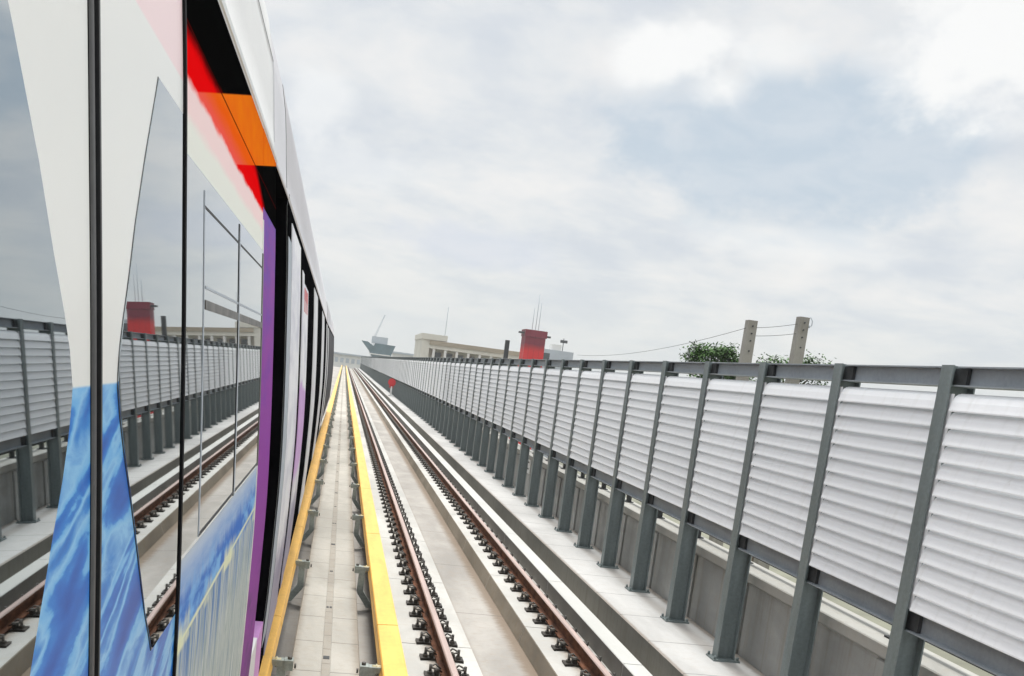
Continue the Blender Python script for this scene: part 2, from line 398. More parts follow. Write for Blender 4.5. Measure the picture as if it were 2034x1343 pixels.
for xr, y0f, lab in ((1.237, 6.98, 'rust-brown running rail next to the yellow third rail cover'), (2.742, 7.17, 'rust-brown running rail beside the white-topped upstand')):
    root = empty('running_rail', (xr, 6, -.2), lab, 'rail', 'running rails of the empty track')
    poly, ml = rail_profile(xr); mb = MB(); mb.prism(poly, Y0, Y1, mats=ml, m=1)
    mb.build('rail_bar', [M['railtop'], M['rust']], root)
    full = fastener_mb(True); first = None; rest = MB(); lowp = fastener_mb(False)
    nf = int((Y1 - y0f)/.578)
    for k in range(-2, nf):
        y = y0f + .578*k
        if k < 98:
            if first is None: first = full.build('rail_clip', [M['clip'], M['clipr']], root, loc=(xr, y, 0))
            else: dup(first, root, (xr, y, 0))
        else: rest.merge(lowp, (xr, y, 0))
    tag(rest.build('rail_clips', [M['clip'], M['clipr']], root, fix=False), kind='stuff')

# ---- yellow third rail covers with hooked brackets, mirrored about the centre walkway
def cover(sgn, label):
    def X(d): return XC + sgn*d
    root = empty('third_rail_cover', (X(.54), 6, -.3), label, 'third rail cover', 'yellow third rail covers beside the centre walkway')
    prof = [(.430,.085),(.438,.085),(.442,.180),(.452,.192),(.63,.200),(.642,.196),(.652,.10),(.645,.10),(.636,.186),(.45,.180)]
    y = Y0; mb = MB()
    while y < Y1:
        mb.prism([(X(a), b) for a, b in prof], y, min(y+5.16, Y1), m=0); y += 5.18
    mb.build('cover_channel', M['yellow'], root)
    mb = MB(); mb.box(min(X(.48),X(.60)), max(X(.48),X(.60)), Y0, Y1, .04, .11); mb.build('conductor_rail', M['steel'], root)
    # hooked bracket: top arm, upright, foot slanting back under the cover
    pl = [(.46,.150),(.345,.150),(.328,.135),(.318,-.155),(.332,-.185),(.45,-.350),(.52,-.350),(.52,-.318),(.395,-.150),(.396,-.13),(.398,.100),(.46,.108)]
    br = MB(); br.prism([(sgn*(a-.4), b) for a, b in pl], -.045, .045, m=0)
    br.box(min(sgn*(-.13), sgn*(-.06)), max(sgn*(-.13), sgn*(-.06)), -.055, .055, .07, .155, 0)
    br.tube([(sgn*-.10, 0, .15),(sgn*-.10, 0, .178)], .018, 8, 1)
    br.tube([(sgn*-.14,.0,.10),(sgn*-.155,.0,.10)], .022, 8, 1)
    ins = MB(); ins.tube([(sgn*-.03,0,.125),(sgn*.045,0,.125)], .034, 10, 0); ins.tube([(sgn*0,0,.125),(sgn*.012,0,.125)], .045, 10, 0)
    b0 = i0 = None
    for k in range(64):
        y = 8.3 + 4.16*k; w = (X(.4), y, 0)
        if b0 is None:
            b0 = br.build('bracket', [M['bracket'], M['clipr']], root, loc=w)
            i0 = ins.build('insulator', M['insul'], b0, loc=w)
        else:
            c = dup(b0, root, w); dup(i0, c, w)
cover(1, 'wide bright yellow cover along the empty track, right of the walkway')
cover(-1, 'narrow-looking yellow cover close under the purple striped train side')

# ---- parapet wall behind the noise barrier
mb = MB()
mb.prism([(4.592,-.396),(4.86,-.396),(4.86,.90),(4.85,.905),(4.53,.895),(4.52,.885),(4.53,.79),(4.592,.75)], Y0, Y1, m=0, mats=[0,0,1,1,1,1,0,0])
PH, PS = 6.956, 1.6752
for k in range(-6, 162):
    y = PH + PS*k
    mb.prism([(4.592,-.05),(4.592,.748),(4.565,.735),(4.565,-.05)], y+.20, y+.72, m=0, caps=True)
tag(mb.build('parapet_wall', [M['parapet'], M['parapetcap']]), 'stained grey concrete parapet behind the noise barrier posts', 'wall')
mb = MB(); mb.tube([(4.74, Y0, 1.03),(4.74, Y1, 1.03)], .034, 8, 0)
for k in range(-4, 162):
    y = PH + PS*k + .75
    mb.box(4.71, 4.77, y-.05, y+.05, .895, 1.03, 0); mb.box(4.67, 4.80, y-.09, y+.09, .896, .915, 0)
tag(mb.build('pipe_rail', M['dark']), 'thin dark pipe rail clamped on top of the concrete parapet', 'pipe')

# ---- noise barrier: posts, louvre panels, top and bottom beams
XF = 4.2136
fence = empty('noise_barrier', (XF+.1, PH, -.05), 'long louvred noise barrier with grey steel posts along the walkway', 'noise barrier')
pm = MB()   # H section, local origin at the foot, front flange at x=0
zt, zb = 3.166, 0.0
pm.box(0, .012, 0, .15, .02, zt, 0); pm.box(.188, .20, 0, .15, .02, zt, 0); pm.box(.0125, .1875, .069, .081, .02, zt, 0)
pm.box(-.05, .25, -.045, .195, 0, .02, 0)
for a in (-.03, .225):
    for b_ in (-.02, .17): pm.tube([(a, b_, .02),(a, b_, .055)], .014, 6, 0)
for z in (1.22, 3.02):
    pm.box(.0125, .1875, .01, .068, z, z+.01, 0)
def post_far():
    b = MB(); b.box(0, .012, 0, .15, .02, zt); b.box(.188, .20, 0, .15, .02, zt); b.box(.0125, .1875, .069, .081, .02, zt); return b
L = PS - .155
def chan(z0, z1):
    b = MB(); b.prism([(.03,z0),(.15,z0),(.15,z1),(.03,z1),(.03,z1-.010),(.09,z1-.010),(.09,z0+.010),(.03,z0+.010)], 0, L, m=0); return b
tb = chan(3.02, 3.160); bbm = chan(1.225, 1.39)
for b_, z0_, z1_ in ((tb, 3.03, 3.15), (bbm, 1.235, 1.38)): b_.box(.06, .089, L-.09, L+.066, z0_+.002, z1_-.002, 1)  # shade of the post recess, put in as a dark block
pn = MB()
z_lo, z_hi, ns = 1.395, 2.970, 13
pit = (z_hi - z_lo)/ns
e = .10
pn.box(.026, .032, L-.026, L+.066, z_lo, z_hi, 0); pn.box(.075, .082, .002, L-.03, z_hi-.02, z_hi+.008, 0)
for k in range(ns):
    z = z_lo + k*pit
    # blade: lower lip forward, upper edge set back, with a slight curve, folded under
    pr = [(.006,z-.004),(.006,z+.006),(.012,z+pit*.22),(.021,z+pit*.52),(.036,z+pit*.84),(.062,z+pit*1.02),(.068,z+pit*1.02),(.042,z+pit*.82),(.027,z+pit*.50),(.018,z+pit*.20),(.013,z+.006),(.013,z-.004)]
    pn.prism(pr, .004, L-.028, m=0)
pn_far = MB()
for k in range(ns):
    z = z_lo + k*pit
    pn_far.prism([(.006,z),(.020,z+pit*.42),(.056,z+pit),(.062,z+pit),(.016,z)], .004, L-.004, m=0)
firsts = {}; rest = {'post': MB(), 'louvre_panel': MB(), 'top_beam': MB(), 'bottom_beam': MB()}
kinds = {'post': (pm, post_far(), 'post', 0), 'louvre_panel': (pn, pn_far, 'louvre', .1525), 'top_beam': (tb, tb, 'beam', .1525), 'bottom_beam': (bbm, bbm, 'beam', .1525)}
NP = 161
rj = random.Random(21)
for k in range(-5, NP):
    y = PH + PS*k - .15
    for nm, (near, farm, mt, dy) in kinds.items():
        w = (XF, y+dy, -.05)
        if nm == 'louvre_panel': w = (XF + rj.uniform(-.003,.004), y+dy, -.05 + rj.uniform(-.006,.006))
        if k < 95:
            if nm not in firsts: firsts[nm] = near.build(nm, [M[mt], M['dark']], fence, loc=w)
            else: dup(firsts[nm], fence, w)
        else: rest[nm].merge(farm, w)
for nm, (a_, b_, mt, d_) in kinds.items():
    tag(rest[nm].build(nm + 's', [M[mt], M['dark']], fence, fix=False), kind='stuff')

# small plate on the wall between two posts, red round trackside board
root = empty('marker_plate', (4.565, 24.2, .46), 'small white marker plate low on the wall between two barrier posts', 'plate')
mb = MB(); mb.box(4.530, 4.560, 23.85, 24.45, .46, .78); mb.build('plate', M['white'], root)
mb = MB(); mb.box(4.5265, 4.5290, 24.00, 24.30, .70, .735); mb.box(4.5265, 4.5290, 24.22, 24.30, .55, .699); mb.box(4.5265, 4.5290, 24.00, 24.219, .55, .585)
mb.build('mark', M['ink'], root)
root = empty('round_marker', (3.92, 84, -.05), 'red round trackside marker standing far along the walkway', 'marker')
mb = MB(); mb.tube([(3.92,84,-.05),(3.92,84,.75)], .07, 10); mb.box(3.72,4.12,83.85,84.15,-.048,.06); mb.build('stand', M['white'], root)
mb = MB(); mb.tube([(3.92,83.93,1.05),(3.92,84.07,1.05)], .31, 20); mb.tube([(3.92,83.9,1.05),(3.92,84.1,1.05)], .24, 16)
mb.box(3.72,4.06,83.96,84.04,.62,.76); mb.build('disc', M['red'], root)

# ------------------------------------------------------------------ train
TX = -1.80
train = empty('metro_train', (TX, 0, 0), 'metro train with blue, orange and purple picture wrap stopped at left', 'train')
PR = [(-.292,.95),(-.277,1.3),(-.2725,1.7),(-.2715,1.95),(-.277,2.15),(-.2885,2.4),(-.303,2.65),(-.3265,3.0),(-.335,3.12),(-.343,3.2),(-.357,3.38)]
def prof(z):
    if z <= PR[0][1]: return PR[0][0]
    for (x0,z0),(x1,z1) in zip(PR, PR[1:]):
        if z <= z1:
            t = (z-z0)/(z1-z0); return x0+(x1-x0)*t
    return PR[-1][0]
# smooth the profile so reflections do not break at the points
ZS = [.95+i*.01 for i in range(244)]
PX = [prof(z) for z in ZS]
for _ in range(60): PX = [PX[0]]+[(PX[i-1]+2*PX[i]+PX[i+1])/4 for i in range(1,len(PX)-1)]+[PX[-1]]
def sx(z):
    t = min(max((z-.95)/.01, 0), len(ZS)-1.001); i = int(t); return PX[i]+(PX[i+1]-PX[i])*(t-i)
def shift(y):
    if y < 5.2: return 0.0
    if y < 27: return -.0065*(y-5.2)
    return -.1417-.001*(y-27)
def strip(mb, z0, z1, yl, yr, off=0.0, th=.004, m=0, me=None, step=.04):
    """a curved plate lying on the train's side, `off` proud of it; yl/yr numbers or functions of z"""
    fl = yl if callable(yl) else (lambda z: yl); fr = yr if callable(yr) else (lambda z: yr)
    n = max(1, int(math.ceil((z1-z0)/step))); zs = [z0+(z1-z0)*k/n for k in range(n+1)]
    me = m if me is None else me
    i = len(mb.v)
    for z in zs:                                    # front skin: vertices of its own, so its shading stays smooth
        for y in (fl(z), fr(z)): mb.v.append((sx(z)+shift(y)+off, y, z))
    for k in range(n):
        p = i+2*k; mb.f.append((p, p+1, p+3, p+2)); mb.m.append(m); mb.sm.append(True)
    i = len(mb.v)
    for z in zs:                                    # edge of the plate
        for dx in (0, -th):
            for y in (fl(z), fr(z)): mb.v.append((sx(z)+shift(y)+off+dx, y, z))
    for k in range(n):
        p = i+4*k; q = p+4
        mb.f.append((p+1, p+3, q+3, q+1)); mb.m.append(me); mb.sm.append(False)
        mb.f.append((p+2, p, q, q+2)); mb.m.append(me); mb.sm.append(False)
    mb.f.append((i, i+2, i+3, i+1)); mb.m.append(me); mb.sm.append(False)
    p = i+4*n; mb.f.append((p, p+1, p+3, p+2)); mb.m.append(me); mb.sm.append(False)
    mb.nofix = True
HW = 2*TX
RP = [(-.356,3.382),(-.3515,3.384),(-.351,3.400),(-.367,3.418),(-.382,3.55),(-.394,3.68),(-.408,3.80),(-.432,3.92),(-.50,4.02),(-.72,4.10),(-1.1,4.145)]
def body(y0, y1, name, mats, zsplit=None, rootobj=train, label=None):
    """closed car body shell, a little inside the plated side"""
    pts = [(sx(z)-.006, z) for z in [.95+.08*k for k in range(31)]]
    pts += RP + [(TX,4.16)]
    right = pts[:-1]; left = [(HW-x, z) for x, z in right][::-1]
    poly = right + [pts[-1]] + left
    mb = MB(); ys = [y0, y1]; n = len(poly); i = len(mb.v)
    for y in ys: mb.v += [(x+shift(y), y, z) for x, z in poly]
    nr = 31
    for k in range(n):
        j = (k+1) % n
        mb.f.append((i+k, i+j, i+n+j, i+n+k)); mb.m.append(1 if (nr-1 <= k < n-nr) else 0); mb.sm.append(nr+3 <= k < n-nr-4)
    mb.f.append(tuple(range(i, i+n))[::-1]); mb.m.append(2); mb.sm.append(False)
    mb.f.append(tuple(range(i+n, i+2*n))); mb.m.append(2); mb.sm.append(False)
    # underframe
    for a, b in ((y0+.6, y1-.6),):
        mb.box(-3.2+shift(a), -.45+shift(b), a, b, .45, .949, 3)
    return mb.build(name, mats, rootobj)
car1 = body(-17.0, 4.60, 'car_body', [M['twhite'], M['troof'], M['void'], M['dark']])
car2 = body(5.62, 26.6, 'car_body', [M['twhite'], M['troof2'], M['void'], M['dark']])
car3 = body(27.3, 45.5, 'car_body', [M['twhite'], M['troof2'], M['void'], M['dark']])
for a, b in ((4.61, 5.61), (26.61, 27.29)):
    mb = MB(); k = 0; y = a
    n = 9; w = (b-a)/n
    s_ = shift((a+b)/2)
    for k in range(n):
        for yy0, yy1, dx in ((a+k*w, a+k*w+w*.5, 0), (a+k*w+w*.5, a+(k+1)*w, .05)):
            mb.box(-3.05+dx+s_, -.48-dx+s_, yy0, yy1, .70, 3.37-dx)
    mb.build('gangway_bellows', M['bellows'], train)

mb = MB(); mb.box(-3.28, -.286, 4.62, 5.05, .70, 1.22, 0); mb.box(-3.28, -.292, 5.06, 5.60, .70, 1.16, 1)
mb.build('lower_fairing', [M['twhite2'], M['lilac']], train)
# fixed side of the first car: printed panel, purple end strip
mb = MB(); strip(mb, .84, 3.378, 2.060, 3.915, 0, .005); mb.build('side_panel', M['side'], train)
mb = MB(); strip(mb, .84, 3.378, 3.917, 4.600, 0, .005)
tag(mb.build('end_panel', M['purple'], train), 'purple panel at the end of the first car')
mb = MB(); strip(mb, 3.115, 3.377, 3.9155, 4.601, .0012, .002)
mb.build('fascia', M['side'], train)
mb = MB(); strip(mb, .97, 3.07, 3.910, 3.928, .003, .003); mb.build('edge_strip', M['twhite'], train)
mb = MB(); strip(mb, .84, 3.37, 2.0440, 2.0605, .0052, .010); mb.build('door_edge_seal', M['black'], train)
# roof fairings that bridge the gaps, and the joints of the first car's roof
def roofx(z):
    q = RP[3:]
    for (x0,z0),(x1,z1) in zip(q,q[1:]):
        if z <= z1: return x0+(x1-x0)*(z-z0)/(z1-z0)
    return q[-1][0]
for a, b in ((4.605, 5.615), (26.615, 27.285)):
    mb = MB(); poly = RP + [(TX,4.16)] + [(HW-x, z) for x, z in RP][::-1]
    s_ = shift((a+b)/2); mb.prism([(x+s_-.004, z-.004) for x, z in poly], a, b, m=1, mats=[0]*(len(poly)-1)+[1])
    mb.build('roof_fairing', [M['troof2'], M['void']], train)
mb = MB()
def rline(y0, y1, z0, z1):
    mb.face([(roofx(z0)+.003,y0,z0),(roofx(z0)+.003,y1,z0),(roofx(z1)+.003,y1,z1),(roofx(z1)+.003,y0,z1)])
rline(3.0, 4.59, 3.765, 3.775)
for z0, z1 in ((3.46,3.55),(3.55,3.68),(3.68,3.775)): rline(4.588, 4.602, z0, z1)
mb.build('roof_joint', M['dark'], train, fix=False)
# doors of the first car: two leaves with bow-tie panel between slanted panes
YM = 1.357
DW = .686
BOW = [(2.06,.445),(2.10,.42),(2.182,.349),(2.28,.285),(2.34,.247),(2.40,.208),(2.461,.165),(2.51,.138),(2.556,.121),(2.60,.133),(2.64,.155),(2.70,.195),(2.78,.242),(2.89,.322),(3.06,.46)]
def edgeR(z):   # slanted inner edge of a pane, narrowest at mid height
    for (z0,e0),(z1,e1) in zip(BOW, BOW[1:]):
        if z <= z1: return YM + e0+(e1-e0)*(z-z0)/(z1-z0)
    return YM + BOW[-1][1]
for sgn in (1, -1):
    mb = MB(); a, b = sorted((YM+sgn*.030, YM+sgn*DW)); strip(mb, .84, 3.36, a, b, .0, .03)
    leaf = mb.build('door_leaf', M['door'], train)
    def inner(z, s=sgn): return YM + s*(edgeR(z)-YM)
    def outer(z, s=sgn): return YM + s*(DW-.005)
    for nm, mt, off, grow, zz in (('gasket','dark',.0008,.0022,.002), ('pane','glass',.0022,0,0)):
        mb = MB(); z0, z1 = 2.10-zz, 3.02+zz
        fa = (lambda z, g=grow, s=sgn: inner(min(max(z,2.10),3.02)) - s*g); fb = (lambda z, g=grow, s=sgn: outer(z) + s*g)
        strip(mb, z0, z1, fa if sgn > 0 else fb, fb if sgn > 0 else fa, off, .0015, step=.02)
        o = mb.build('door_gasket' if nm == 'gasket' else 'door_pane', M[mt], leaf)
    mb = MB()
    for q in range(60):
        z0 = .97+q*.04; z1 = z0+.04
        if z1 > 3.36: break
        r = []
        for z in (z0, z1):
            x = sx(z); r.append([(x-.02,YM+sgn*.0285,z),(x+.001,YM+sgn*.0285,z),(x+.003,YM+sgn*.022,z),(x+.0035,YM+sgn*.012,z),(x-.001,YM+sgn*.005,z),(x-.02,YM+sgn*.003,z)])
        for k in range(5): mb.face([r[0][k], r[0][k+1], r[1][k+1], r[1][k]], 1 if k in (1,2) else 0, True)
    mb.build('door_seal', [M['black'], M['seal']], leaf)
# window of the first car with its slim hopper frame
mb = MB(); strip(mb, 2.195, 2.962, 2.0615, 3.906, .0025, .002); win = mb.build('window', M['greyfar'], train)
mb = MB(); strip(mb, 2.199, 2.958, 2.0620, 3.902, .005, .0022, step=.03); mb.build('pane', M['glass'], win)
mb = MB()
strip(mb, 2.205, 2.93, 2.298, 2.310, .0062, .001, 3, step=.06); strip(mb, 2.20, 2.95, 3.030, 3.055, .0066, .0014, 3, step=.06); strip(mb, 2.20, 2.95, 3.021, 3.030, .0066, .0014, step=.06)
strip(mb, 2.897, 2.902, 2.304, 3.89, .0062, .001); strip(mb, 2.205, 2.212, 2.300, 3.89, .0062, .001); strip(mb, 2.692, 2.712, 2.33, 3.89, .0064, .001, 2)
strip(mb, 2.20, 2.95, 3.855, 3.895, .0066, .0014, 2, step=.06); strip(mb, 2.735, 2.741, 2.33, 3.85, .0062, .001, 3)
mb.build('hopper_frame', [M['dark'], M['troof'], M['clipr'], M['greyfar']], win)

# second and third cars: plates between near-black skin painted as shaded door recesses
def plate(y0, y1, nm, mt, z0=.96, z1=3.34, off=.004, th=.01, par=train):
    mb = MB(); strip(mb, z0, z1, y0, y1, off, th, step=.12); return mb.build(nm, M[mt], par)
plate(5.63, 26.59, 'recess_shade_skin', 'void', .84, 3.376, .0, .003)
plate(27.31, 45.48, 'recess_shade_skin', 'void', .84, 3.376, .0, .003)
plate(5.64, 6.00, 'corner_panel', 'greyfar', 1.0, 3.2, .003)
plate(6.02, 7.38, 'side_panel', 'side2', .845, 3.31, .005, .01)
plate(7.82, 8.22, 'door_leaf', 'side2', .845, 3.2, .005, .01)
plate(8.25, 9.40, 'door_leaf', 'side2', .845, 3.14, .002, .005)
for a, b in ((11.6,13.6),(17.6,20.4),(24.6,26.5),(28.2,29.2)):
    plate(a, b, 'side_panel', 'twhite2', .845, 3.31, .006, .01)
plate(29.6, 45.4, 'side_panel', 'greydark', .845, 3.31, .005, .01)
for y in (8.34, 8.66, 8.98):
    mb = MB(); strip(mb, 3.02, 3.11, y, y+.2, .0035, .0012); strip(mb, 2.93, 3.019, y+.05, y+.17, .0035, .0012); mb.build('printed_mark', M['red'], train)

# ------------------------------------------------------------------ things beyond the barrier
def base_of(o): return o
GZ = -11.0
# red tower
T = 120.0
root = empty('red_tower', (21.4, T, GZ), 'red square tower with dark cross arms and thin aerials above the barrier', 'tower')
mb = MB(); mb.prism([(20.25,T),(22.65,T),(22.65,T+2.6),(20.25,T+2.6)], GZ, 7.55, axis='z'); mb.build('shaft', M['tower'], root)
mb = MB(); mb.box(20.18, 22.78, T-.1, T+2.7, 7.56, 8.35); mb.build('tank', M['tower'], root)
for x0, x1, z in ((19.60, 20.17, 7.95), (22.79, 23.35, 7.80)):
    mb = MB(); mb.box(x0, x1, T+.6, T+1.4, z-.10, z+.10); mb.build('cross_arm', M['dark'], root)
for x, h in ((21.1, 2.6), (21.5, 4.2), (21.85, 3.2)):
    mb = MB(); mb.tube([(x,T+1,8.35),(x,T+1,8.35+h)], .035, 5); mb.build('aerial', M['greyfar'], root)
# beige building
B = 140.0
root = empty('beige_building', (16, B, GZ), 'long beige building with a taller block at its left end', 'building')
mb = MB(); mb.box(9.9, 10.9, B-.3, B+14, GZ, 6.2); mb.box(10.901, 24.6, B+1.6, B+14, GZ, 5.60); mb.build('wall', M['beige'], root)
mb = MB(); mb.box(9.8, 13.2, B-.45, B+14.2, 6.201, 6.95); mb.build('parapet_block', M['beige'], root)
mb = MB(); mb.box(10.902, 24.8, B-.5, B+14.3, 5.601, 6.15); mb.build('roof', M['beiged'], root)
mb = MB(); mb.box(10.902, 24.8, B-.35, B+1.59, 5.1, 5.60); mb.build('fascia', M['beige'], root)
first = None
for k in range(9):
    x = 11.4 + 1.55*k
    mb = MB(); mb.box(x, x+.32, B-.3, B+.1, GZ, 5.098)
    if first is None: first = mb.build('column', M['palefar'], root, loc=None)
    else:
        c = first.copy(); col.objects.link(c); c.parent = root; c.location = (first.location.x+1.55*k, first.location.y, first.location.z)
for k in range(9):
    x = 11.85 + 1.5*k
    mb = MB(); mb.box(x, x+.95, B+1.52, B+1.59, 2.2, 4.75); f = mb.build('window', M['beiged'], root)
    mb = MB(); mb.box(x+.06, x+.89, B+1.50, B+1.519, 2.26, 4.69); mb.build('pane', M['winglass'], f)
mb = MB(); mb.tube([(13.1,B+3,6.9),(13.15,B+3,10.9)], .05, 5)
tag(mb.build('aerial_mast', M['greyfar']), 'thin pale aerial mast on the roof of the beige building', 'mast')
# grey rooftop building to the right of the tower
G = 150.0
root = empty('grey_building', (30.5, G, GZ), 'pale grey block with rooftop units behind the red tower', 'building')
mb = MB(); mb.box(27.4, 32.7, G, G+8, GZ, 7.35); mb.build('wall', M['greyfar'], root)
mb = MB(); mb.box(29.6, 31.0, G+1, G+3, 7.351, 8.2); mb.build('stair_block', M['palefar'], root)
mb = MB(); mb.tube([(31.2,G+1,7.3),(31.2,G+1,9.2)], .06, 5); mb.box(30.75,31.75,G+.8,G+1.2,8.55,8.95); mb.build('antenna', M['dark'], root)
mb = MB(); mb.box(27.7, 29.2, G-.06, G-.001, 5.6, 6.8); mb.build('window', M['winglass'], root)
# dark concrete stub pole in front of the beige building
mb = MB(); mb.prism([(9.02,60),(9.26,60),(9.26,60.24),(9.02,60.24)], GZ, 4.72, axis='z')
tag(mb.build('dark_pole', M['dark']), 'short dark pole standing between beige building and red tower', 'pole')
# two concrete utility poles, wires between them
def upole(x, y, top, w, label):
    root = empty('utility_pole', (x, y, GZ), label, 'utility pole', 'concrete utility poles behind the barrier')
    mb = MB(); i = len(mb.v); a, b = w*.85, w*.5
    mb.v += [(x-a,y-a,GZ),(x+a,y-a,GZ),(x+a,y+a,GZ),(x-a,y+a,GZ),(x-b,y-b,top),(x+b,y-b,top),(x+b,y+b,top),(x-b,y+b,top)]
    for q in ((0,3,2,1),(4,5,6,7),(0,1,5,4),(1,2,6,5),(2,3,7,6),(3,0,4,7)): mb.f.append(q); mb.m.append(0); mb.sm.append(False)
    mb.build('pole_shaft', M['pole'], root)
    mb = MB()
    for z in (top-.14, top-.32, top-.5, top-.75):
        mb.tube([(x,y-b-.002,z),(x,y-b-.03,z)], .02, 8)
    mb.build('bolt', M['dark'], root); return root
UY = 25.0
upole(9.83, UY, 4.78, .235, 'shorter of the two bare concrete poles, standing left with leaves at its foot')
p2 = upole(11.16, UY, 5.04, .25, 'taller of the two bare concrete poles, with a curled bracket at its top')
mb = MB(); mb.tube([(11.26,UY,5.0),(11.36,UY,5.06),(11.42,UY,4.98),(11.42,UY,4.86),(11.35,UY,4.82)], .012, 6); mb.tube([(11.35,UY,4.80),(11.35,UY,4.86)], .03, 8)
mb.build('bracket', M['greyfar'], p2)
def wire(p, q, sag, label):
    pts = []
    for k in range(17):
        t = k/16; pts.append((p[0]+(q[0]-p[0])*t, p[1]+(q[1]-p[1])*t, p[2]+(q[2]-p[2])*t - sag*4*t*(1-t)))
    mb = MB(); mb.tube(pts, .006, 5); tag(mb.build('wire', M['dark']), label, 'wire', 'overhead wires at the concrete poles')
wire((9.95,UY,4.62),(11.04,UY,4.86),.02,'upper thin wire strung between the two concrete poles')
wire((9.95,UY,4.42),(11.04,UY,4.62),.02,'lower thin wire strung between the two concrete poles')
wire((9.71,UY,4.58),(10.2,46,4.0),.25,'long thin wire sloping away left from the shorter concrete pole')

# trees
def tree(x, y, top, rad, n, label, seed, squash=.8):
    rnd = random.Random(seed)
    root = empty('leafy_tree', (x, y, GZ), label, 'tree', 'trees beyond the barrier')
    cz = top - rad*squash*.9
    mb = MB(); mb.tube([(x,y,GZ),(x+.1,y,GZ+6),(x,y+.1,cz-rad*.6),(x,y,cz)], .26, 8, 0, .09)
    tips = []
    for k in range(13):
        a = rnd.uniform(0, 2*pi); r = rad*rnd.uniform(.45,.95); h = rnd.uniform(-.5,.85)*rad*squash
        tip = (x+r*cos(a)*math.sqrt(max(.1,1-(h/(rad*squash))**2)), y+r*sin(a)*math.sqrt(max(.1,1-(h/(rad*squash))**2)), cz+h)
        mid = (x+(tip[0]-x)*.5, y+(tip[1]-y)*.5, cz+(h)*.3-.2)
        mb.tube([(x,y,cz-rad*.6),mid,tip], .06, 5, 0, .012); tips.append(tip)
    mb.build('trunk', M['bark'], root)
    cr = MB()
    for k in range(n):
        t = rnd.choice(tips); s = rad*.19
        c = [t[0]+rnd.gauss(0,s), t[1]+rnd.gauss(0,s), t[2]+rnd.gauss(0,s*.6)]
        L_ = rnd.uniform(.045,.085); a = rnd.uniform(0,2*pi); tl = rnd.uniform(-.9,.6)
        d = (cos(a)*cos(tl), sin(a)*cos(tl), sin(tl)); w = (-sin(a)*.38, cos(a)*.38, rnd.uniform(-.2,.2))
        p0 = c; p2_ = [c[i]+d[i]*L_*2 for i in range(3)]; m1 = [c[i]+d[i]*L_+w[i]*L_ for i in range(3)]; m2 = [c[i]+d[i]*L_-w[i]*L_ for i in range(3)]
        cr.face([p0, m1, p2_, m2], 0)
    cr.build('crown', M['leaf'], root, fix=False)
tree(10.55, 29.0, 4.24, .92, 5600, 'bushy green tree top left of the shorter concrete pole', 3)
tree(12.75, 29.0, 4.22, 1.15, 4600, 'sparse green tree top around the taller concrete pole', 5, .7)

# far building with flared roof, its crane, pale blocks by the line's end
F_ = 300.0
root = empty('teal_building', (9.3, F_, GZ), 'hazy dark teal building with flared eaves at the far end of the barrier', 'building')
mb = MB(); mb.prism([(8.0,3.0),(12.4,3.0),(13.9,7.2),(8.2,7.3),(7.9,6.4),(6.0,7.5),(4.4,7.6),(6.6,5.2)], F_, F_+8, axis='y'); mb.prism([(6.4,GZ),(12.6,GZ),(12.6,2.99),(6.4,2.99)], F_+.2, F_+7.8, axis='y')
mb.build('wall', M['teal'], root)
mb = MB(); mb.box(7.2, 11.6, F_+1, F_+6, 7.31, 9.2); mb.build('penthouse', M['greyfar'], root)
mb = MB(); mb.box(6.9, 12.6, F_-.3, F_+8.2, 4.1, 4.4); mb.build('ledge', M['palefar'], root)
mb = MB(); 
for s in (-.25, .25): mb.tube([(8.2+s,F_+30,GZ),(8.2+s,F_+30,8.5),(11.0+s*.3,F_+30,16.6)], .07, 4)
for k in range(14):
    t = k/13; mb.tube([(8.2-.25+2.8*t,F_+30,8.5+8.1*t),(8.2+.25+2.8*min(1,t+.05),F_+30,8.5+8.1*min(1,t+.05))], .04, 4)
tag(mb.build('crane', M['greyfar']), 'faint lattice crane boom above the teal building', 'crane')
root = empty('pale_building', (0, 330, GZ), 'pale low building closing the view at the end of the tracks', 'building')
mb = MB(); mb.box(-14, 6.2, 330, 345, GZ, 3.0); mb.build('wall', M['palefar'], root)
mb = MB(); mb.box(-14.5, 6.6, 329.4, 346, 3.001, 3.5); mb.build('roof', M['greyfar'], root)
first = None
for k in range(8):
    mb = MB(); mb.box(-8+1.7*k, -7+1.7*k, 329.9, 329.98, .6, 2.0); mb.build('window', M['greyfar'], root)
root = empty('pale_shed', (17, 320, GZ), 'pale pinkish shed between teal building and beige building', 'building')
mb = MB(); mb.box(14.3, 20.5, 320, 330, GZ, 5.4); mb.build('wall', M['palefar'], root)
mb = MB(); mb.box(14.0, 20.8, 319.5, 330.5, 5.401, 5.9); mb.build('roof', M['greyfar'], root)

# ------------------------------------------------------------------ air
hz_ = MB(); hz_.box(-70, 90, -60, 420, -12, 20)
hm = bpy.data.materials.new('haze_air'); hm.use_nodes = True
ht = hm.node_tree; ht.nodes.clear()
ho = ht.nodes.new('ShaderNodeOutputMaterial'); hv = ht.nodes.new('ShaderNodeVolumePrincipled')
hv.inputs['Color'].default_value = (.93,.95,.97,1); hv.inputs['Density'].default_value = .00065
ht.links.new(hv.outputs[0], ho.inputs['Volume'])
tag(hz_.build('haze', hm), kind='stuff')

